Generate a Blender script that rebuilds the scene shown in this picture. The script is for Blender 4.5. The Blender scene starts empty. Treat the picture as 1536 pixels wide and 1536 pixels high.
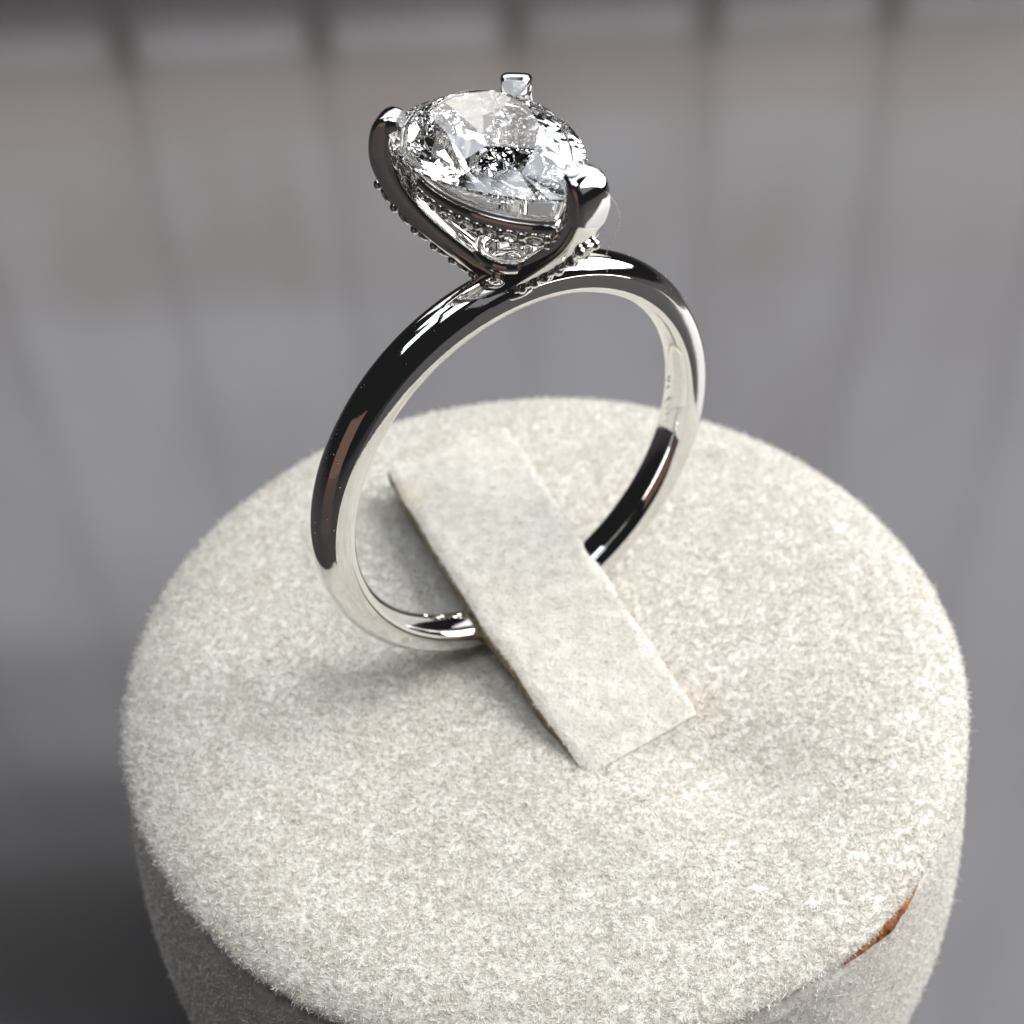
import bpy, bmesh, math
import numpy as np
from mathutils import Matrix, Vector

rng = np.random.default_rng(7)
MM = 0.001                                   # everything below is written in millimetres
sc = bpy.context.scene
C = sc.collection

# ------------------------------------------------------------------ camera, world, light, exposure
cam_d = bpy.data.cameras.new('camera'); cam = bpy.data.objects.new('camera', cam_d); C.objects.link(cam)
sc.camera = cam
CP = np.array([-0.95387, -47.34011, 53.82732])
CF = np.array([0, 0.72294, -0.69091]); CR = np.array([0.99849, -0.03793, -0.03969]); CU = np.array([0.05490, 0.68987, 0.72185])
m = Matrix.Identity(4)
for i in range(3):
    m[i][0], m[i][1], m[i][2], m[i][3] = CR[i], CU[i], -CF[i], CP[i]*MM
cam.matrix_world = m
cam_d.sensor_width = 36; cam_d.lens = 36*2350/1536
cam_d.clip_start = 0.002; cam_d.clip_end = 30
cam_d.dof.use_dof = True; cam_d.dof.focus_distance = 0.0590; cam_d.dof.aperture_fstop = 74

w = bpy.data.worlds.new('World'); sc.world = w; w.use_nodes = True
w.node_tree.nodes['Background'].inputs[0].default_value = (0.92, 0.95, 1.0, 1)
w.node_tree.nodes['Background'].inputs[1].default_value = 0.015

def area_lamp(name, loc, target, sx, sy, watts, col):
    l = bpy.data.lights.new(name, 'AREA'); l.shape = 'RECTANGLE'; l.size = sx; l.size_y = sy
    l.energy = watts; l.color = col
    o = bpy.data.objects.new(name, l); C.objects.link(o); o.location = loc
    o.rotation_euler = (Vector(target)-Vector(loc)).to_track_quat('-Z', 'Y').to_euler()
    return o
# daylight from a window to the right and a little behind the ring
area_lamp('window_daylight', (0.295, 0.062, 0.212), (0, 0, 0.005), 0.30, 0.34, 2.75, (1.0, 0.985, 0.97))
# weaker lamps, all added for what the metal and the stone pick up
area_lamp('shank_fill', (0.55, -0.25, 0.50), (0, 0, 0), 0.5, 0.5, 0.18, (0.93, 0.95, 1.0))  # added lamp for the grey strip mirrored in the shank
for cx in (-0.30, 0.06):
    for cy_ in (-0.12, 0.24): area_lamp('stone_fill', (cx, cy_, 0.82), (cx*0.3, cy_*0.3, 0), 0.25, 0.31, 0.72, (0.86, 0.93, 1.0))  # added overhead panels that give the stone broken sparkles
area_lamp('stone_fill', (0.14, -0.12, 0.80), (0, 0, 0), 0.14, 0.14, 0.40, (1.0, 0.93, 0.84))
area_lamp('skin_tone_fill', (-0.38, -0.40, 0.10), (0, 0, 0), 0.42, 0.30, 0.06, (1.0, 0.60, 0.46))  # added pinkish lamp standing in for light off the fingers

sc.view_settings.view_transform = 'Standard'; sc.view_settings.look = 'None'
sc.view_settings.exposure = 0.0; sc.view_settings.gamma = 1
cy = sc.cycles
cy.max_bounces = 24; cy.transmission_bounces = 24; cy.glossy_bounces = 10; cy.diffuse_bounces = 4; cy.transparent_max_bounces = 16
cy.use_denoising = True
cy.caustics_reflective = True; cy.caustics_refractive = True
cy.sample_clamp_indirect = 8; cy.blur_glossy = 0.0

# ------------------------------------------------------------------ materials
def mat(name):
    m = bpy.data.materials.new(name); m.use_nodes = True
    nt = m.node_tree; return m, nt, nt.nodes['Principled BSDF']
def node(nt, t, **kw):
    n = nt.nodes.new(t)
    for k, v in kw.items(): setattr(n, k, v)
    return n
def ramp(nt, fac, stops):
    r = node(nt, 'ShaderNodeValToRGB'); el = r.color_ramp.elements
    while len(el) < len(stops): el.new(0.5)
    for e, (p, c) in zip(el, stops): e.position = p; e.color = (*c, 1)
    nt.links.new(fac, r.inputs[0]); return r.outputs[0]
def noise(nt, scale, detail=3, rough=0.5, coord='Object'):
    tc = node(nt, 'ShaderNodeTexCoord'); n = node(nt, 'ShaderNodeTexNoise')
    n.inputs['Scale'].default_value = scale; n.inputs['Detail'].default_value = detail; n.inputs['Roughness'].default_value = rough
    nt.links.new(tc.outputs[coord], n.inputs['Vector']); return n.outputs[0]
def bump(nt, bsdf, h, strength, dist):
    b = node(nt, 'ShaderNodeBump'); b.inputs['Strength'].default_value = strength; b.inputs['Distance'].default_value = dist
    nt.links.new(h, b.inputs['Height']); nt.links.new(b.outputs[0], bsdf.inputs['Normal'])

def m_metal(name, rough, col=(0.80, 0.79, 0.775)):
    m, nt, b = mat(name); b.inputs['Metallic'].default_value = 1
    b.inputs['Base Color'].default_value = (*col, 1)
    n = noise(nt, 900, 4, 0.6)
    r = node(nt, 'ShaderNodeMapRange'); r.inputs[1].default_value = 0.45; r.inputs[2].default_value = 0.75
    r.inputs[3].default_value = rough; r.inputs[4].default_value = rough+0.05
    nt.links.new(n, r.inputs[0]); nt.links.new(r.outputs[0], b.inputs['Roughness'])
    bump(nt, b, noise(nt, 1700, 5, 0.65), 0.25, 0.000012)
    return m
M_metal = m_metal('polished_white_gold', 0.025)
M_satin = m_metal('satin_white_gold', 0.22, (0.74, 0.73, 0.71))
M_engr = m_metal('tarnished_engraving', 0.3, (0.42, 0.38, 0.34))

m, nt, b = mat('diamond'); M_gem = m
nt.nodes.remove(b)
g = node(nt, 'ShaderNodeBsdfGlass'); g.inputs['Roughness'].default_value = 0; g.inputs['IOR'].default_value = 2.418
nt.links.new(g.outputs[0], nt.nodes['Material Output'].inputs['Surface'])

def m_suede(name, lo, hi, stain=None):
    m, nt, b = mat(name); b.inputs['Roughness'].default_value = 0.9; b.inputs['Specular IOR Level'].default_value = 0.15
    b.inputs['Sheen Weight'].default_value = 0.25; b.inputs['Sheen Roughness'].default_value = 0.5
    n1 = noise(nt, 1400, 4, 0.7); c1 = ramp(nt, n1, [(0.32, lo), (0.62, hi)])
    n2 = noise(nt, 160, 3); c2 = ramp(nt, n2, [(0.3, (0.93, 0.92, 0.90)), (0.7, (1, 1, 1))])
    mx = node(nt, 'ShaderNodeMixRGB', blend_type='MULTIPLY'); mx.inputs[0].default_value = 1
    nt.links.new(c1, mx.inputs[1]); nt.links.new(c2, mx.inputs[2]); last = mx.outputs[0]
    if stain:                                # yellowish glue stains with a shape of their own
        (sx, sy, sz), rad, scol = stain
        tc = node(nt, 'ShaderNodeTexCoord'); vm = node(nt, 'ShaderNodeVectorMath', operation='DISTANCE')
        nt.links.new(tc.outputs['Object'], vm.inputs[0]); vm.inputs[1].default_value = (sx*MM, sy*MM, sz*MM)
        ad = node(nt, 'ShaderNodeMath', operation='MULTIPLY_ADD'); nt.links.new(noise(nt, 700, 3), ad.inputs[0]); ad.inputs[1].default_value = rad*MM; nt.links.new(vm.outputs['Value'], ad.inputs[2])
        mr = node(nt, 'ShaderNodeMapRange'); mr.inputs[1].default_value = rad*0.5*MM; mr.inputs[2].default_value = rad*1.5*MM; mr.inputs[3].default_value = 0.55; mr.inputs[4].default_value = 0
        nt.links.new(ad.outputs[0], mr.inputs[0])
        m2 = node(nt, 'ShaderNodeMixRGB'); m2.inputs[2].default_value = (*scol, 1)
        nt.links.new(mr.outputs[0], m2.inputs[0]); nt.links.new(last, m2.inputs[1]); last = m2.outputs[0]
    nt.links.new(last, b.inputs['Base Color'])
    bump(nt, b, noise(nt, 2600, 3, 0.7), 0.6, 0.00012)
    return m
M_pad = m_suede('suede_pad', (0.52, 0.49, 0.42), (0.78, 0.765, 0.725), ((6.9, -3.6, 0), 1.6, (0.66, 0.50, 0.36)))
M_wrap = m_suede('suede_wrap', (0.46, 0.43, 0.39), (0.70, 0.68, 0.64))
M_strap = m_suede('suede_strap', (0.51, 0.488, 0.435), (0.70, 0.68, 0.63), ((-6.2, 9.0, 1.6), 1.3, (0.66, 0.55, 0.34)))
m, nt, b = mat('cut_leather_edge'); M_edge = m
c = ramp(nt, noise(nt, 2500, 4, 0.7), [(0.3, (0.22, 0.17, 0.10)), (0.7, (0.46, 0.38, 0.25))])
nt.links.new(c, b.inputs['Base Color']); b.inputs['Roughness'].default_value = 0.9
bump(nt, b, noise(nt, 3000, 3), 0.8, 0.0001)
def m_fibre(name, lo, hi):
    m, nt, b = mat(name); b.inputs['Roughness'].default_value = 0.65; b.inputs['Specular IOR Level'].default_value = 0.25
    ge = node(nt, 'ShaderNodeNewGeometry')
    c = ramp(nt, ge.outputs['Random Per Island'], [(0.0, lo), (0.35, hi), (1.0, hi)])
    nt.links.new(c, b.inputs['Base Color'])
    tr = node(nt, 'ShaderNodeBsdfTranslucent'); nt.links.new(c, tr.inputs[0])
    mx = node(nt, 'ShaderNodeMixShader'); mx.inputs[0].default_value = 0.35
    nt.links.new(b.outputs[0], mx.inputs[1]); nt.links.new(tr.outputs[0], mx.inputs[2])
    nt.links.new(mx.outputs[0], nt.nodes['Material Output'].inputs['Surface'])
    return m
M_fib = m_fibre('suede_nap', (0.66, 0.632, 0.575), (0.86, 0.846, 0.81))
M_nap2 = m_fibre('strap_nap', (0.61, 0.583, 0.525), (0.81, 0.793, 0.75))
M_lint = m_fibre('dark_lint', (0.03, 0.03, 0.03), (0.10, 0.09, 0.08))
m, nt, b = mat('orange_glue'); M_glue = m
c = ramp(nt, noise(nt, 900, 4, 0.6), [(0.3, (0.12, 0.028, 0.008)), (0.55, (0.30, 0.09, 0.015)), (0.75, (0.50, 0.23, 0.04))])
nt.links.new(c, b.inputs['Base Color']); b.inputs['Roughness'].default_value = 0.75
bump(nt, b, noise(nt, 2500, 3), 1.0, 0.0003)

m, nt, b = mat('grey_tabletop'); M_table = m
c = ramp(nt, noise(nt, 9, 4, 0.6), [(0.35, (0.052, 0.048, 0.048)), (0.65, (0.061, 0.057, 0.057))])
nt.links.new(c, b.inputs['Base Color']); b.inputs['Roughness'].default_value = 0.10; b.inputs['IOR'].default_value = 1.85
bump(nt, b, noise(nt, 60, 2), 0.02, 0.0004)

# ------------------------------------------------------------------ mesh helpers
def mesh(name, V, F, mats, parent=None, smooth=True, sharp=None, fmat=None, recalc=True, pinv=None):
    me = bpy.data.meshes.new(name)
    me.from_pydata((np.asarray(V, float)*MM).tolist(), [], [tuple(int(i) for i in f) for f in F])
    if recalc:
        bm = bmesh.new(); bm.from_mesh(me); bmesh.ops.recalc_face_normals(bm, faces=bm.faces); bm.to_mesh(me); bm.free()
    for mm in (mats if isinstance(mats, (list, tuple)) else [mats]): me.materials.append(mm)
    if fmat is not None: me.polygons.foreach_set('material_index', np.asarray(fmat, np.int32))
    me.polygons.foreach_set('use_smooth', [smooth]*len(me.polygons))
    if smooth and sharp: me.set_sharp_from_angle(angle=math.radians(sharp))
    me.update()
    o = bpy.data.objects.new(name, me); C.objects.link(o)
    if parent: attach(o, parent)
    return o
def attach(o, parent):
    o.parent = parent
    if parent.type == 'EMPTY': o.matrix_parent_inverse = Matrix.Translation(-parent.location)
def place(name, me, parent, M4):             # one more piece that shares its mesh
    o = bpy.data.objects.new(name, me); C.objects.link(o); o.parent = parent; o.matrix_basis = M4; return o
def thing(name, label, cat, loc):
    o = bpy.data.objects.new(name, None); C.objects.link(o); o.location = Vector(loc)*MM
    o.empty_display_size = 0.005; o['label'] = label; o['category'] = cat; return o
def grid_faces(nu, nv, wrap_u=False, wrap_v=False):
    F = []
    for i in range(nu if wrap_u else nu-1):
        for j in range(nv if wrap_v else nv-1):
            a, b2 = i*nv+j, ((i+1) % nu)*nv+j; c2, d = ((i+1) % nu)*nv+(j+1) % nv, i*nv+(j+1) % nv
            F.append((a, b2, c2, d))
    return F
K = rng.normal(size=(40, 2)); PH = rng.uniform(0, 6.28, 40)
def wav(x, y, scale, k0=0, k1=12):           # soft random undulation, about -1..1
    s = 0
    for k in range(k0, k1): s = s+np.sin((K[k, 0]*x+K[k, 1]*y)/scale+PH[k])
    return s/math.sqrt(k1-k0)

# ------------------------------------------------------------------ setting: the tabletop and the window it mirrors
ZT = -32.0
t = mesh('tabletop', [(-900, -500, ZT), (900, -500, ZT), (900, 700, ZT), (-900, 700, ZT)], [(0, 1, 2, 3)], M_table, smooth=False)
t['kind'] = 'structure'; t['label'] = 'glossy grey tabletop mirroring a barred window'

WY = 1000.0
win = thing('window', 'tall barred window whose panes mirror in the grey tabletop', 'window', (20, WY, 405))
m, nt, b = mat('dark_window_bar'); M_bar = m
b.inputs['Base Color'].default_value = (0.06, 0.05, 0.045, 1); b.inputs['Roughness'].default_value = 0.5
m, nt, b = mat('brick_red_rail'); M_rail2 = m
b.inputs['Base Color'].default_value = (0.30, 0.10, 0.08, 1); b.inputs['Roughness'].default_value = 0.6
def m_pane(name, lo, hi, st, fine=(17, 17, 8)):           # daylit view through the glass: no two panes show quite the same
    m, nt, b = mat(name); nt.nodes.remove(b)
    e = node(nt, 'ShaderNodeEmission'); e.inputs[1].default_value = st
    tc = node(nt, 'ShaderNodeTexCoord'); mp = node(nt, 'ShaderNodeMapping'); mp.inputs['Scale'].default_value = fine
    oi = node(nt, 'ShaderNodeObjectInfo')
    n = node(nt, 'ShaderNodeTexNoise'); n.inputs['Scale'].default_value = 1; n.inputs['Detail'].default_value = 2.5
    nt.links.new(tc.outputs['Object'], mp.inputs[0]); nt.links.new(mp.outputs[0], n.inputs['Vector'])
    ad = node(nt, 'ShaderNodeMath', operation='MULTIPLY_ADD'); nt.links.new(oi.outputs['Random'], ad.inputs[0]); ad.inputs[1].default_value = 0.34; nt.links.new(n.outputs[0], ad.inputs[2])
    c = ramp(nt, ad.outputs[0], [(0.42, lo), (0.90, hi)])
    nt.links.new(c, e.inputs[0]); nt.links.new(e.outputs[0], nt.nodes['Material Output'].inputs['Surface'])
    return m
M_pane = m_pane('street_pane', (0.72, 0.66, 0.62), (1.0, 1.01, 1.05), 1.7)
M_sky = m_pane('sky_pane', (0.72, 0.71, 0.74), (1.0, 1.02, 1.10), 2.1)
M_fade = m_pane('dimmed_pane', (0.60, 0.60, 0.64), (1.0, 1.02, 1.10), 1.3)  # light falloff put into the upper panes so their mirror image fades
M_fade2 = m_pane('deep_dimmed_pane', (0.60, 0.60, 0.64), (1.0, 1.02, 1.10), 0.45)
M_fill = m_pane('corner_fill_pane', (0.80, 0.80, 0.83), (1.0, 1.02, 1.08), 2.3)  # added glow for the right table corner
M_low = m_pane('bright_low_pane', (0.7, 0.7, 0.72), (1.0, 1.0, 1.05), 2.9)
M_pink = m_pane('brick_view_pane', (0.78, 0.66, 0.62), (0.95, 0.82, 0.77), 1.5)
def box(x0, x1, y0, y1, z0, z1):
    V = [(x, y, z) for x in (x0, x1) for y in (y0, y1) for z in (z0, z1)]
    return V, [(0, 1, 3, 2), (4, 6, 7, 5), (0, 4, 5, 1), (2, 3, 7, 6), (0, 2, 6, 4), (1, 5, 7, 3)]
posts = [-680, -540, -400, -260, -120, 20, 160, 290, 430, 570, 710, 850, 990]
for i, x in enumerate(posts):
    mesh('bar', *box(x-1.1, x+1.1, WY-8, WY+10, 380, 1420 if x < 290 else 2200), M_bar, win, smooth=False)
rows = [476, 560, 640, 735, 830, 930, 1030, 1130, 1230, 1325, 1418]
for k, (z0, z1) in enumerate(zip(rows[:-1], rows[1:])):
    pm = M_pane if k < 2 else M_sky if k < 6 else M_fade if k < 8 else M_fade2
    for x0, x1 in zip(posts[:-1], posts[1:]):
        mesh('pane', *box(x0+1.1, x1-1.1, WY, WY+4, z0+0.8, z1-0.8), pm if x0 < 290 or k < 4 else M_sky if x0 < 430 else M_fill, win, smooth=False)
for x0, x1 in zip(posts[:-1], posts[1:]):
    mesh('pane', *box(x0+1.1, x1-1.1, WY, WY+4, 430, 474), M_pink, win, smooth=False)
    mesh('pane', *box(x0+12, x1-12, WY, WY+4, 400, 413), M_low, win, smooth=False)
for z0, z1 in ((1420, 1610), (1612, 1800), (1802, 2000), (2002, 2200)):  # taller right section added to brighten the mirrored table corner
    for x0, x1 in zip(posts[7:-1], posts[8:]):
        mesh('pane', *box(x0+1.1, x1-1.1, WY, WY+4, z0+0.8, z1-0.8), M_fill, win, smooth=False)
mesh('rail', *box(-690, 287, WY-8, WY+12, 1420, 1460), M_bar, win, smooth=False)
mesh('rail', *box(280, 1000, WY-8, WY+12, 2200, 2240), M_bar, win, smooth=False)
mesh('sill', *box(-720, 1010, WY-40, WY+20, 340, 380), M_bar, win, smooth=False)

# ------------------------------------------------------------------ ring holder: padded suede top, wrapped side, strap
hold = thing('ring_holder', 'round cream suede ring holder with padded top on the grey table', 'ring holder', (0, 0, ZT))

def top_h(x, y):                             # gentle swell of the padded top, with the dip where the strap is tucked in
    r = np.hypot(x, y)
    return 0.10*wav(x, y, 5.0, 0, 10)*np.clip((18-r)/4, 0, 1) - 0.75*np.exp(-(((x-7.4)/3.6)**2+((y+7.0)/2.4)**2)) - 0.0017*r*r
PADP = [(0.001, 0)]+[(r, 0) for r in np.linspace(0.6, 15.05, 54)]
cr, cz, rr = 15.75, -1.25, 1.25
for a in np.linspace(85, -34, 26):
    PADP.append((cr+3.48*math.cos(math.radians(a)), cz+rr*math.sin(math.radians(a))))
PADP.append((17.9, -2.05)); PADP = np.array(PADP)
def pad_surf(r, z, th):
    x, y = r*np.cos(th), r*np.sin(th)
    edge = 0.06*wav(19*np.cos(th), 19*np.sin(th), 3.0, 12, 22)*np.clip((r-15)/3, 0, 1)
    zz = 0.70*z+top_h(x, y)
    return (r+edge)*np.cos(th), (r+edge)*np.sin(th), zz
NT = 240
TH = np.linspace(0, 2*math.pi, NT, endpoint=False)
V = []
for th in TH:
    X, Y, Z = pad_surf(PADP[:, 0], PADP[:, 1], th); V += list(zip(X, Y, Z))
pad = mesh('top_pad', V, grid_faces(NT, len(PADP), wrap_u=True), M_pad, hold)

WRP = np.array([(17.9, -2.6), (18.4, -2.22), (18.95, -2.2), (19.22, -2.65), (19.4, -4.0), (19.7, -6.5), (19.95, -9.0), (20.0, -12.0), (19.75, -17), (19.5, -22), (19.4, -27), (19.4, ZT)])
def wrap_surf(r, z, th):
    e = 0.10*wav(19*np.cos(th)+z*0.4, 19*np.sin(th), 3.5, 22, 34)
    up = 0.12*wav(19*np.cos(th), 19*np.sin(th), 2.5, 5, 15)*np.clip(1+(z+2.2)/2, 0, 1)
    rr_ = r+e*np.clip((-z-1.8)/2, 0, 1)*np.clip((z-ZT)/3, 0, 1)
    return rr_*np.cos(th), rr_*np.sin(th), z+up
zz = np.interp(np.linspace(0, 1, 60)**1.6, np.linspace(0, 1, len(WRP)), np.arange(len(WRP)))
WR2 = np.stack([np.interp(zz, np.arange(len(WRP)), WRP[:, 0]), np.interp(zz, np.arange(len(WRP)), WRP[:, 1])], 1)
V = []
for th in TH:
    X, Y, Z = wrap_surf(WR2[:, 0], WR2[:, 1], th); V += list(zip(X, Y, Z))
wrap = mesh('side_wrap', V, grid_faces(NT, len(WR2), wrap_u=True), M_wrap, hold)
wrap['label'] = 'suede strip wrapped round the side, browner in the shade'
del wrap['label']

# strap: a strip that rises over the bottom of the ring and ends free on the far side
NL, NR = np.array([1.6, -7.3]), np.array([6.75, -4.1]); FL, FR = np.array([-7.12, 10.9]), np.array([-0.9, 13.9])
ZTOP = lambda s: np.interp(s, [-0.05, 0, 0.06, 0.16, 0.28, 0.40, 0.50, 0.62, 0.78, 0.92, 1.0], [-0.5, -0.16, 0.34, 0.90, 1.50, 2.00, 2.16, 2.10, 1.88, 1.62, 1.48])
THK = 0.86
def strap_pt(s, v, under=0.0):               # s along, v in -1..1 across
    s = np.asarray(s, float); v = np.asarray(v, float)
    a = NL+(FL-NL)*s[..., None]; b2 = NR+(FR-NR)*s[..., None]
    v2 = v*(1-0.05*(np.clip(0.045-s, 0, 1)/0.045)**2); q = a+(b2-a)*((v2+1)/2)[..., None]
    k = 5
    z = np.mean([ZTOP(s+d) for d in np.linspace(-0.03, 0.03, k)], 0)
    z = z+0.06*v*v*np.exp(-((s-0.46)/0.20)**2) + 0.04*wav(q[..., 0], q[..., 1], 1.6, 3, 13)
    zl = -0.16+1.64*np.clip(s, 0, 1); q = q-0.47*(z-zl)[..., None]*np.array([0.89, 0.46])   # leans over as it climbs
    z = z-0.12*(np.clip(np.abs(v)-0.88, 0, 1)/0.12)**2
    q = q+0.11*(wav(s*20, 0*s, 1.4, 8, 16)*np.sign(v)*np.clip(np.abs(v)-0.5, 0, 1))[..., None]*np.array([0.88, 0.48])
    return np.concatenate([q, (z-under)[..., None]], -1)
ns, nv = 90, 26
S = np.linspace(0.0, 1, ns); VV = np.linspace(-1, 1, nv)
SS, VG = np.meshgrid(S, VV, indexing='ij')
T = strap_pt(SS, VG).reshape(-1, 3); B = strap_pt(SS, VG*0.985, THK).reshape(-1, 3)
V = np.concatenate([T, B]); F = grid_faces(ns, nv); fm = [0]*len(F); o_ = ns*nv
F += [tuple(i+o_ for i in f) for f in grid_faces(ns, nv)]; fm += [1]*(len(F)-len(fm))
for i in range(ns-1):
    for j in (0, nv-1): F.append((i*nv+j, (i+1)*nv+j, (i+1)*nv+j+o_, i*nv+j+o_))
for j in range(nv-1):
    for i in (0, ns-1): F.append((i*nv+j, i*nv+j+1, i*nv+j+1+o_, i*nv+j+o_))
fm += [1]*(len(F)-len(fm)-2*(nv-1)); fm += [0, 1]*(nv-1)
strap = mesh('strap', V, F, [M_strap, M_edge], hold, sharp=50, fmat=fm)

# nap: short fibres, too many to count
def fibres(name, P, N, length, width, lean, parent, material, stand=0.55):
    n = len(P)
    R1 = rng.normal(size=(n, 3)); Tn = R1-(R1*N).sum(1, keepdims=True)*N; Tn /= np.linalg.norm(Tn, axis=1, keepdims=True)
    L = length*rng.lognormal(0, 0.35, n)[:, None]
    d1 = N*stand*rng.uniform(0.5, 1.5, (n, 1))+Tn*0.8+lean; d1 /= np.linalg.norm(d1, axis=1, keepdims=True)
    R2 = rng.normal(size=(n, 3)); d2 = d1+0.7*R2/np.linalg.norm(R2, axis=1, keepdims=True)-0.25*N; d2 /= np.linalg.norm(d2, axis=1, keepdims=True)
    W = np.cross(d1, rng.normal(size=(n, 3))); W /= np.linalg.norm(W, axis=1, keepdims=True)
    wd = width*rng.uniform(0.6, 1.3, (n, 1))/2
    p0 = P-N*0.03; p1 = p0+d1*L*0.55; p2 = p1+d2*L*0.45
    V = np.stack([p0-W*wd, p0+W*wd, p1-W*wd*0.9, p1+W*wd*0.9, p2], 1).reshape(-1, 3)
    base = (np.arange(n)*5)[:, None]
    me = bpy.data.meshes.new(name)
    me.vertices.add(n*5); me.vertices.foreach_set('co', (V*MM).astype(np.float32).ravel())
    loops = np.concatenate([base+np.array([[0, 1, 3, 2]]), base+np.array([[2, 3, 4]])], 1).astype(np.int32)
    me.loops.add(n*7); me.loops.foreach_set('vertex_index', loops.ravel())
    st = (np.arange(n)*7)[:, None]+np.array([[0, 4]])
    me.polygons.add(n*2); me.polygons.foreach_set('loop_start', st.astype(np.int32).ravel())
    me.update(calc_edges=True); me.validate()
    me.materials.append(material)
    o = bpy.data.objects.new(name, me); C.objects.link(o); attach(o, parent); o['kind'] = 'stuff'
    return o
def sample_rev(surf, prof, n, th0=0.0, th1=2*math.pi):
    seg = np.hypot(*np.diff(prof, axis=0).T)*(prof[1:, 0]+prof[:-1, 0])/2
    c = np.concatenate([[0], np.cumsum(seg)]); c /= c[-1]
    q = rng.uniform(0, 1, n); k = np.interp(q, c, np.arange(len(prof))); th = rng.uniform(th0, th1, n)
    f = lambda k, th: np.stack(surf(np.interp(k, np.arange(len(prof)), prof[:, 0]), np.interp(k, np.arange(len(prof)), prof[:, 1]), th), 1)
    P = f(k, th); e = 0.05
    N = np.cross(f(k, th+0.002)-f(k, th-0.002), f(np.clip(k+e, 0, len(prof)-1), th)-f(np.clip(k-e, 0, len(prof)-1), th))
    N /= np.linalg.norm(N, axis=1, keepdims=True)+1e-12
    N *= np.sign((N*np.stack([np.cos(th)*0.3, np.sin(th)*0.3, np.ones_like(th)*(prof[0, 1] > -1)], 1)).sum(1, keepdims=True))
    return P, N
def lean_field(P, amt):
    return amt*np.stack([wav(P[:, 0], P[:, 1], 1.1, 0, 10), wav(P[:, 0], P[:, 1], 1.1, 10, 20), 0*P[:, 0]], 1)*0.5
def tuft(a, b2, cell, seed):                 # offset from each fibre to the middle of its tuft
    hr = np.random.default_rng(seed).uniform(-0.42, 0.42, (97, 89, 2))
    i = np.floor(a/cell).astype(int); best = None
    for di in (-1, 0, 1):
        for dj in (-1, 0, 1):
            ii, jj = i+di, np.floor(b2/cell).astype(int)+dj; h = hr[ii % 97, jj % 89]
            o2 = np.stack([(ii+0.5+h[:, 0])*cell-a, (jj+0.5+h[:, 1])*cell-b2], 1); d = (o2**2).sum(1)
            if best is None: best, bd = o2, d
            else: mk = d < bd; best[mk] = o2[mk]; bd = np.minimum(bd, d)
    return best
P, N = sample_rev(pad_surf, PADP[:-4], 400000)
TF = tuft(P[:, 0], P[:, 1], 0.36, 1); td = np.hypot(TF[:, 0], TF[:, 1])
keep = rng.uniform(0, 1, len(P)) < np.clip(1.15-2.3*td, 0.32, 1)
P, N, TF = P[keep], N[keep], TF[keep]
fibres('nap', P, N, 0.20, 0.037, lean_field(P, 0.25)+np.c_[TF*3.2, 0*td[keep]], pad, M_fib, stand=0.7)
P, N = sample_rev(wrap_surf, WR2[:48], 110000)
th_ = np.arctan2(P[:, 1], P[:, 0])
keep = (P[:, 2] < -2.4+0.1*rng.normal(size=len(P)))
P, N = P[keep], N[keep]
fibres('nap', P, N, 0.22, 0.038, lean_field(P, 0.3)+np.array([0, 0, -0.1]), wrap, M_fib)
n = 15000
s_, v_ = rng.uniform(0.0, 1, n), np.clip(rng.uniform(-1.04, 1.04, n), -1, 1)
P = strap_pt(s_, v_); e = 1e-3
N = np.cross(strap_pt(s_, v_+e)-P, strap_pt(s_+e, v_)-P); N /= np.linalg.norm(N, axis=1, keepdims=True); N *= np.sign(N[:, 2:3])
fibres('nap', P, N, 0.13, 0.036, lean_field(P, 0.2)+np.c_[tuft(P[:, 0], P[:, 1], 0.33, 2)*1.2, 0*P[:, 0]], strap, M_nap2, stand=0.5)
P, N = sample_rev(pad_surf, PADP[:56], 46)
o = fibres('lint_speck', P+N*0.1, N, 0.45, 0.034, lean_field(P, 0.2), pad, M_lint, stand=0.2)

# orange glue showing where the side strip has come away from the pad
def unp(px, py, z):
    d = CF*2350+(px-768)*CR-(py-768)*CU
    return CP+d*(z-CP[2])/d[2]
a0, a1 = [math.atan2(q[1], q[0]) for q in (unp(1258, 1437, -2.0), unp(1370, 1322, -2.0))]
V = []; na, nb = 60, 10
for i in range(na):
    f = i/(na-1); th = a0+(a1-a0)*f
    hw = 0.42*max(0.0, math.sin(math.pi*f))**1.2*(0.8+0.35*f)*(1+0.30*float(wav(f*60, 0.0, 1.0, 0, 6)))+0.02
    for j in range(nb):
        a = 2*math.pi*j/nb
        rr_ = 19.13+(0.04+0.6*hw)*math.cos(a); z = -2.02+hw*0.9*math.sin(a)+0.05*float(wav(f*25, 3.0, 1.0, 6, 12))
        V.append((rr_*math.cos(th), rr_*math.sin(th), z))
F = grid_faces(na, nb, wrap_v=True)+[tuple(range(nb)), tuple(range((na-1)*nb, na*nb))]
g = mesh('glue_line', V, F, M_glue, hold); g['label'] = 'orange brown glue showing in the seam'

# ------------------------------------------------------------------ the ring
AZ = 0.5566
RC = np.array([-0.6228, 1.8886, 9.50]); RU = np.array([math.cos(AZ), math.sin(AZ), 0]); RN = np.array([math.sin(AZ), -math.cos(AZ), 0]); RZ = np.array([0, 0, 1.0])
def L2W(q):
    q = np.asarray(q, float); return RC+q[..., 0:1]*RU+q[..., 1:2]*RN+q[..., 2:3]*RZ
ring = thing('ring', 'white gold ring with large pear diamond standing under the suede strap', 'ring', L2W([0, 0, -9.8]))

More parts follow.
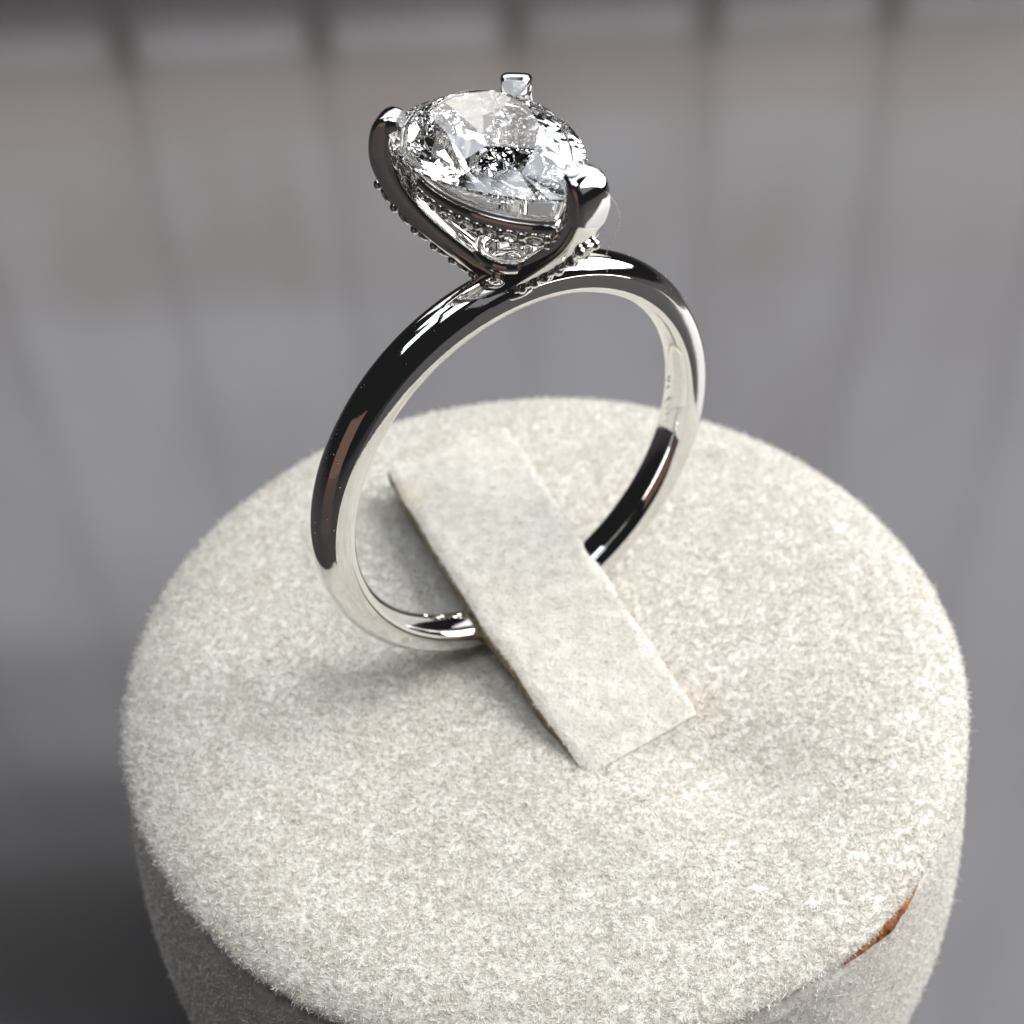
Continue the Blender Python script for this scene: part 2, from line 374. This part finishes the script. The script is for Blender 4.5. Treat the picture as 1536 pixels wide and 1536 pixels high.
# shank: comfort-fit inside, flat sides, half-round outside
def per(a, tab):                             # smooth periodic table of radius against angle in degrees
    A, R_ = zip(*tab); A = np.array(A, float); R_ = np.array(R_, float)
    x = (np.asarray(a)[..., None]+np.linspace(-16, 16, 17)) % 360
    return np.interp(x, np.concatenate([A-360, A, A+360]), np.tile(R_, 3)).mean(-1)
T_in = [(0, 8.48), (40, 8.58), (78, 8.64), (120, 8.52), (165, 8.32), (200, 8.28), (225, 8.38), (250, 8.48), (300, 8.48)]
T_cr = [(0, 9.38), (75, 9.42), (120, 9.36), (155, 9.24), (190, 9.22), (220, 9.18), (250, 9.18), (300, 9.30)]
T_do = [(0, 10.00), (40, 9.97), (70, 10.06), (110, 10.04), (140, 9.92), (165, 9.76), (190, 9.66), (220, 9.60), (270, 9.66), (310, 9.85)]
NR_ = 400; V = []; NP = None
for i in range(NR_):
    ad = 360*i/NR_; a = math.radians(ad); ri, rc, rd = float(per(ad, T_in)), float(per(ad, T_cr)), float(per(ad, T_do))
    prof = [(x, ri-0.25+0.17*(abs(x)/0.70)**2) for x in np.linspace(-0.66, 0.66, 17)]
    prof += [(0.73, ri-0.055), (0.79, ri-0.005), (0.835, ri+0.065), (0.865, ri+0.15), (0.882, ri+0.26), (0.885, (ri+rc)/2), (0.885, rc-0.05), (0.878, rc-0.01)]
    h_ = rd-rc; Ra = (0.868**2+h_*h_)/(2*h_); fa = math.asin(min(1, 0.868/Ra))
    prof += [(Ra*math.sin(b2), rd-Ra+Ra*math.cos(b2)) for b2 in np.linspace(fa, -fa, 37)]
    prof += [(-0.878, rc-0.01), (-0.885, rc-0.05), (-0.885, (ri+rc)/2), (-0.882, ri+0.26), (-0.865, ri+0.15), (-0.835, ri+0.065), (-0.79, ri-0.005), (-0.73, ri-0.055)]
    for x, r in prof: V.append(L2W([r*math.cos(a), x, r*math.sin(a)]))
shank = mesh('shank', V, grid_faces(NR_, len(prof), True, True), M_metal, ring, sharp=17)
V, F = [], []                                # worn stamp on the inside of the band, not legible
def stroke(a, x, da, dx, wdt):
    k = len(V); nrm = math.hypot(da, dx); pa, px_ = -dx/nrm*wdt, da/nrm*wdt
    for h in (0.01, -0.05):
        for sa, sx in ((0, 0), (1, 0), (1, 1), (0, 1)):
            aa, xx = a+(da*sa+pa*sx)/8.24, x+dx*sa+px_*sx
            rr_ = h+float(per(math.degrees(aa), T_in))-0.25+0.17*(abs(xx)/0.70)**2
            V.append(L2W([rr_*math.cos(aa), xx, rr_*math.sin(aa)]))
    for f in ((0, 1, 2, 3), (7, 6, 5, 4), (0, 4, 5, 1), (1, 5, 6, 2), (2, 6, 7, 3), (3, 7, 4, 0)): F.append(tuple(k+i for i in f))
for k in range(9):
    a = math.radians(-128+k*2.3)
    stroke(a, -0.45+0.05*(k % 3), 0.04, 0.34, 0.05)
    stroke(a, -0.42+0.28*((k*2) % 3)/2, 0.22, 0.03, 0.05)
mesh('hallmark', V, F, M_metal, shank, smooth=False)
V, F = [], []
hr_ = np.random.default_rng(5)
for k in range(11):
    stroke(math.radians(-16+2.1*k+hr_.uniform(-0.7, 0.7)), hr_.uniform(-0.36, -0.16), hr_.uniform(-0.10, 0.22), hr_.uniform(0.08, 0.2), 0.022)
mesh('hallmark', V, F, M_engr, shank, smooth=False)

V, F = [], []
dr = np.random.default_rng(11)
for k in range(70):
    ad = dr.uniform(20, 200); a = math.radians(ad); x = dr.uniform(-0.75, 0.85); rc, rd = float(per(ad, T_cr)), float(per(ad, T_do))
    h_ = rd-rc; Ra = (0.868**2+h_*h_)/(2*h_); r = rd-Ra+math.sqrt(max(Ra*Ra-x*x, 0)); z0 = len(V); sz = dr.uniform(0.010, 0.026)
    c_ = L2W([r*math.cos(a), x, r*math.sin(a)])
    for d in ((1, 0, 0), (-1, 0, 0), (0, 1, 0), (0, -1, 0), (0, 0, 1), (0, 0, -1)): V.append(c_+np.array(d)*sz*dr.uniform(0.6, 1.6))
    for f in ((0, 2, 4), (2, 1, 4), (1, 3, 4), (3, 0, 4), (2, 0, 5), (1, 2, 5), (3, 1, 5), (0, 3, 5)): F.append(tuple(z0+i for i in f))
du = mesh('dust', V, F, M_fib, shank, smooth=False); du['kind'] = 'stuff'

# centre stone: pear brilliant
def pear(tq, Wd, nmin, ntip):                # tq in 0..1, 0 = tip
    n0 = nmin+Wd; Ls = ntip-n0; k = (Ls*Ls-Wd*Wd)/(2*Wd); Rr = k+Wd; phi = math.asin(Ls/Rr)
    la, lc = Rr*phi, math.pi*Wd; tot = 2*la+lc; d = (tq % 1.0)*tot
    if d < la: a = phi-d/Rr; return (-k+Rr*math.cos(a), n0+Rr*math.sin(a))
    if d < la+lc: a = -(d-la)/Wd; return (Wd*math.cos(a), n0+Wd*math.sin(a))
    a = (d-la-lc)/Rr; return (k-Rr*math.cos(a), n0+Rr*math.sin(a))
def skew(u_, n_): return (u_+0.07*(n_+1.5), n_)
SW, SN0, SN1, ZG = 3.08, -4.75, 4.15, 14.95
cen = np.array([0.0, -1.2])
def O(tq, s, z):
    q = cen+s*(np.array(pear(tq, SW, SN0, SN1))-cen); u_, n_ = skew(*q); return (u_, n_, ZG+z)
Kf = 8; hc, dp, gt = 0.98, 2.55, 0.06
V = []; idx = {}
def vid(key, q):
    if key not in idx: idx[key] = len(V); V.append(q)
    return idx[key]
jr = np.random.default_rng(3)
def J(q, a): return tuple(np.array(q)+jr.normal(size=3)*np.array([a, a, a*0.35]))
KP, NG = 12, 48
Tv = lambda k: vid(('T', k % Kf), O(k/Kf, 0.56, hc))
Mv = lambda k: vid(('M', k % Kf), J(O((k+.5)/Kf, 0.79, 0.57*hc), 0.03))
Gu = lambda j: vid(('U', j % NG), O(j/NG, 1, gt))
Gl = lambda j: vid(('L', j % NG), O(j/NG, 1, -gt))
Pv = lambda k: vid(('P', k % KP), J(O((k+.5)/KP, 0.62, -dp*0.42), 0.05))
Qv = lambda k: vid(('Q', k % KP), J(O(k/KP, 0.33, -dp*0.72), 0.06))
cul = vid('c', O(0, 0.0, -dp))
F = [tuple(Tv(k) for k in range(Kf))]
g = NG//Kf
for k in range(Kf):
    F += [(Tv(k), Tv(k+1), Mv(k)), (Tv(k), Mv(k), Gu(g*k)), (Tv(k), Gu(g*k), Mv(k-1))]
    for j in range(g): F.append((Mv(k), Gu(g*k+j), Gu(g*k+j+1)))
g = NG//KP
for k in range(KP):
    for j in range(g): F.append((Pv(k), Gl(g*k+j), Gl(g*k+j+1)))
    F += [(Pv(k), Gl(g*k), Qv(k)), (Pv(k-1), Gl(g*k), Qv(k)), (Pv(k), Qv(k), Qv(k+1)), (cul, Qv(k), Qv(k+1))]
for j in range(NG): F.append((Gu(j), Gu(j+1), Gl(j+1), Gl(j)))
stone = mesh('center_stone', L2W(np.array(V)), F, M_gem, ring, smooth=False)
stone['label'] = 'clear pear cut diamond with many facets'

# small shared pieces: pave stones, their cups and the beads between them
def small(name, V, F, material, smooth):
    o = mesh(name, V, F, material, None, smooth); me = o.data; bpy.data.objects.remove(o); return me
V = []; F = []
for i in range(8):
    a = i*math.pi/4; V.append((0.24*math.cos(a), 0.24*math.sin(a), 0.14))
for i in range(8):
    a = (i+.5)*math.pi/4; V.append((0.40*math.cos(a), 0.40*math.sin(a), 0.02))
V.append((0, 0, -0.30)); F.append(tuple(range(8)))
for i in range(8):
    F += [(i, (i+1) % 8, 8+i), (i, 8+i, 8+(i-1) % 8), (8+i, 8+(i+1) % 8, 16)]
ME_gem = small('pave_stone', V, F, M_gem, False)
V = []; na, nb = 20, 8
for i in range(na):
    for j in range(nb):
        a, b2 = 2*math.pi*i/na, 2*math.pi*j/nb
        r = 0.45+0.085*math.cos(b2); V.append((r*math.cos(a), r*math.sin(a), 0.02+0.11*math.sin(b2)))
ME_cup = small('pave_cup', V, grid_faces(na, nb, True, True), M_metal, True)
V = [(0, 0, 0.21)]; F = []
for i in range(1, 6):
    for j in range(12):
        a, b2 = math.pi*i/6, 2*math.pi*j/12; V.append((0.21*math.sin(a)*math.cos(b2), 0.21*math.sin(a)*math.sin(b2), 0.21*math.cos(a)))
V.append((0, 0, -0.21))
for j in range(12):
    F.append((0, 1+j, 1+(j+1) % 12)); F.append((61, 49+(j+1) % 12, 49+j))
    for i in range(4): F.append((1+i*12+j, 1+i*12+(j+1) % 12, 13+i*12+(j+1) % 12, 13+i*12+j))
ME_bead = small('bead', V, F, M_metal, True)
def frame(p, nrm, sc_=1.0):
    z = Vector(nrm).normalized(); q = z.to_track_quat('Z', 'Y')
    return Matrix.Translation(Vector(p)*MM) @ q.to_matrix().to_4x4() @ Matrix.Scale(sc_, 4)
def W(q): return L2W(np.asarray(q, float))
def Wd_(q): q = np.asarray(q, float); return q[0]*RU+q[1]*RN+q[2]*RZ
def spline(pts, n):                          # Catmull-Rom through the points
    pts = np.asarray(pts, float); P = np.vstack([2*pts[0]-pts[1], pts, 2*pts[-1]-pts[-2]]); out = []
    for q in np.linspace(0, len(pts)-1.0001, n):
        i = int(q); f = q-i; a, b2, c2, d = P[i:i+4]
        out.append(0.5*((2*b2)+(c2-a)*f+(2*a-5*b2+4*c2-d)*f*f+(3*b2-a-3*c2+d)*f**3))
    return np.array(out)
def prong(e, path, wid, thk, label):
    e = np.array(e, float); e /= np.linalg.norm(e); side = np.array([-e[1], e[0]])
    c_ = spline(path, 44); tg = np.gradient(c_[:, :2], axis=0); tg /= np.linalg.norm(tg, axis=1, keepdims=True)
    V = []; nb = 20
    for i in range(len(c_)):
        f = i/(len(c_)-1); r, z = c_[i, :2]; ww, tt = np.interp(f, *wid)/2, np.interp(f, *thk)/2
        on = np.array([tg[i, 1], -tg[i, 0]])              # outward normal in the (r, z) plane
        for j in range(nb):
            a = 2*math.pi*j/nb; ca, sa = math.cos(a), math.sin(a)
            ex = 0.46; x = ww*math.copysign(abs(ca)**ex, ca); y = tt*math.copysign(abs(sa)**ex, sa)
            rr_, z2 = r+on[0]*y, z+on[1]*y
            q = e*rr_+side*x; V.append(W([q[0], q[1], z2]))
    F = grid_faces(len(c_), nb, wrap_v=True)+[tuple(range(nb)), tuple(range((len(c_)-1)*nb, len(c_)*nb))]
    o = mesh('prong', V, F, M_metal, ring, sharp=60); o['label'] = label
    seg = np.concatenate([[0], np.cumsum(np.hypot(*np.diff(c_[:, :2], axis=0).T))])
    pos, k = 0.55, 0
    while pos < seg[-1]*0.66:                # pave down the outer face of the prong
        i = np.interp(pos, seg, np.arange(len(c_))); i0 = int(i); q = c_[i0]; on = np.array([tg[i0, 1], -tg[i0, 0]])
        f = i/(len(c_)-1); tt = np.interp(f, *thk)/2
        p = e*(q[0]+on[0]*(tt+0.06)); p3 = W([p[0], p[1], q[1]+on[1]*(tt+0.06)]); nn = Wd_([e[0]*on[0], e[1]*on[0], on[1]])
        place('pave_stone', ME_gem, o, frame(p3, nn, 0.92)); place('pave_cup', ME_cup, o, frame(p3, nn, 0.92))
        i2 = int(np.interp(pos+0.46, seg, np.arange(len(c_)))); q = c_[i2]; on = np.array([tg[i2, 1], -tg[i2, 0]])
        for sg in (-1, 1):
            p = e*(q[0]+on[0]*(tt+0.09))+side*sg*0.34; place('bead', ME_bead, o, frame(W([p[0], p[1], q[1]+on[1]*(tt+0.09)]), nn))
        pos += 0.92; k += 1
    return o
WID = ([0, 0.1, 0.35, 0.7, 0.9, 1.0], [1.1, 1.10, 1.20, 1.30, 1.20, 0.95])
THK2 = ([0, 0.3, 0.65, 0.85, 1.0], [0.85, 0.95, 1.02, 0.92, 0.55])
pathA = [(0.25, 9.75, 0), (0.85, 10.18, 0), (1.85, 10.90, 0), (3.05, 11.92, 0), (3.90, 12.98, 0), (4.40, 14.08, 0), (4.44, 15.0, 0), (4.20, 15.68, 0), (3.72, 15.80, 0)]
pathC = [(0.25, 9.75, 0), (0.95, 10.35, 0), (1.75, 11.08, 0), (2.85, 12.12, 0), (3.85, 13.20, 0), (4.45, 14.30, 0), (4.62, 15.1, 0), (4.45, 15.70, 0), (3.95, 15.92, 0)]
prong((-2.80, -3.38), pathA, WID, THK2, 'claw over the left shoulder of the pear stone')
pathB = [(r, z-0.28*max(0.0, (z-12)/3.8), 0) for r, z, _ in pathA]
prong((2.84, -3.20), pathB, WID, THK2, 'claw over the back shoulder of the pear stone')
prong((0.42, 4.2), pathC, ([0, 0.1, 0.35, 0.7, 0.9, 1.0], [1.1, 1.0, 1.20, 1.60, 1.45, 1.15]), THK2, 'wide claw over the point of the pear stone')

# gallery rail under the girdle, with its hidden halo, and the small collar at the foot
def sweep_pear(name, Wd, n0, n1, z, cs, material, nseg=120, sharp=45):
    base = np.array([pear(i/nseg, Wd, n0, n1) for i in range(nseg)]); base[:, 0] -= 0.03*(base[:, 1]+1)
    tg = np.roll(base, -1, 0)-np.roll(base, 1, 0); tg /= np.linalg.norm(tg, axis=1, keepdims=True)
    on = np.stack([tg[:, 1], -tg[:, 0]], 1); cc = base.mean(0)
    on *= np.sign((on*(base-cc)).sum(1, keepdims=True))
    V = [W([*(b_+o2*x), z+y+0.04*(3.2-b_[1])]) for b_, o2 in zip(base, on) for x, y in cs]
    return mesh(name, V, grid_faces(nseg, len(cs), True, True), material, ring, sharp=sharp), base, on
cs = [(-0.20, -0.36), (-0.20, 0.20), (-0.14, 0.27), (0.16, 0.27), (0.26, 0.20), (0.30, 0.0), (0.24, -0.26), (0.10, -0.36)]
rail, base, on = sweep_pear('gallery_rail', 2.28, -3.75, 3.25, 13.58, cs, M_metal)
rail['label'] = 'pear shaped rail set with tiny stones'
cs2 = [(-0.16, -0.06), (-0.16, 0.10), (-0.12, 0.13), (0.12, 0.13), (0.17, 0.09), (0.17, -0.06)]
seat, _, _ = sweep_pear('seat_rim', 2.30, -3.78, 3.28, 13.89, cs2, M_satin)
arc = np.concatenate([[0], np.cumsum(np.hypot(*np.diff(base, axis=0).T))]); NS = 22
for k in range(NS):
    f = (k+.5)/NS*arc[-1]; i = int(np.interp(f, arc, np.arange(len(base)))); i2 = int(np.interp((k+1)/NS*arc[-1], arc, np.arange(len(base))))
    b_, o2 = base[i], on[i]; dirn = Wd_([o2[0], o2[1], -0.55])
    p3 = W([*(b_+o2*0.10), 13.13+0.04*(3.2-b_[1])]); place('pave_stone', ME_gem, rail, frame(p3, dirn, 0.85)); place('pave_cup', ME_cup, rail, frame(p3, dirn, 0.85))
    b_, o2 = base[i2], on[i2]
    place('bead', ME_bead, rail, frame(W([*(b_+o2*0.22), 13.30+0.04*(3.2-b_[1])]), dirn, 0.9)); place('bead', ME_bead, rail, frame(W([*(b_+o2*0.02), 12.90+0.04*(3.2-b_[1])]), dirn, 0.9))
V = []; nb = 14
for i in range(60):
    a = 2*math.pi*i/60
    for j in range(nb):
        b2 = 2*math.pi*j/nb; r = 1+0.26*math.cos(b2)
        V.append(W([0.95*r*math.cos(a), 1.15*r*math.sin(a), 10.85+0.30*math.sin(b2)]))
mesh('collar', V, grid_faces(60, nb, True, True), M_metal, ring)
V = []; nb = 32                              # foot that joins the head to the shank
pr = [(0.05, 9.0), (1.15, 9.2), (1.05, 9.62), (0.72, 9.95), (0.62, 10.3), (0.70, 10.6), (0.05, 10.7)]
pr = spline([(a, b2, 0) for a, b2 in pr], 30)
for i in range(nb):
    a = 2*math.pi*i/nb
    for r, z, _ in pr: V.append(W([1.05*r*math.cos(a), 0.80*r*math.sin(a), z]))
mesh('head_foot', V, grid_faces(nb, len(pr), True), M_metal, ring)

# a loose hair caught on the claw
pts = spline([W([0.9, 4.9, 15.6]), W([1.2, 5.2, 15.0]), W([1.35, 5.2, 14.2]), W([1.0, 5.0, 13.2]), W([1.25, 4.6, 12.2]), W([1.5, 4.3, 11.6])], 40)
V = []
for p in pts:
    for j in range(5):
        a = 2*math.pi*j/5; V.append(p+0.008*(math.cos(a)*CR+math.sin(a)*CU))
hair = mesh('loose_hair', V, grid_faces(40, 5, wrap_v=True), M_fib)
hair['label'] = 'single pale loose hair caught on the claw at the stone point'; hair['category'] = 'hair'
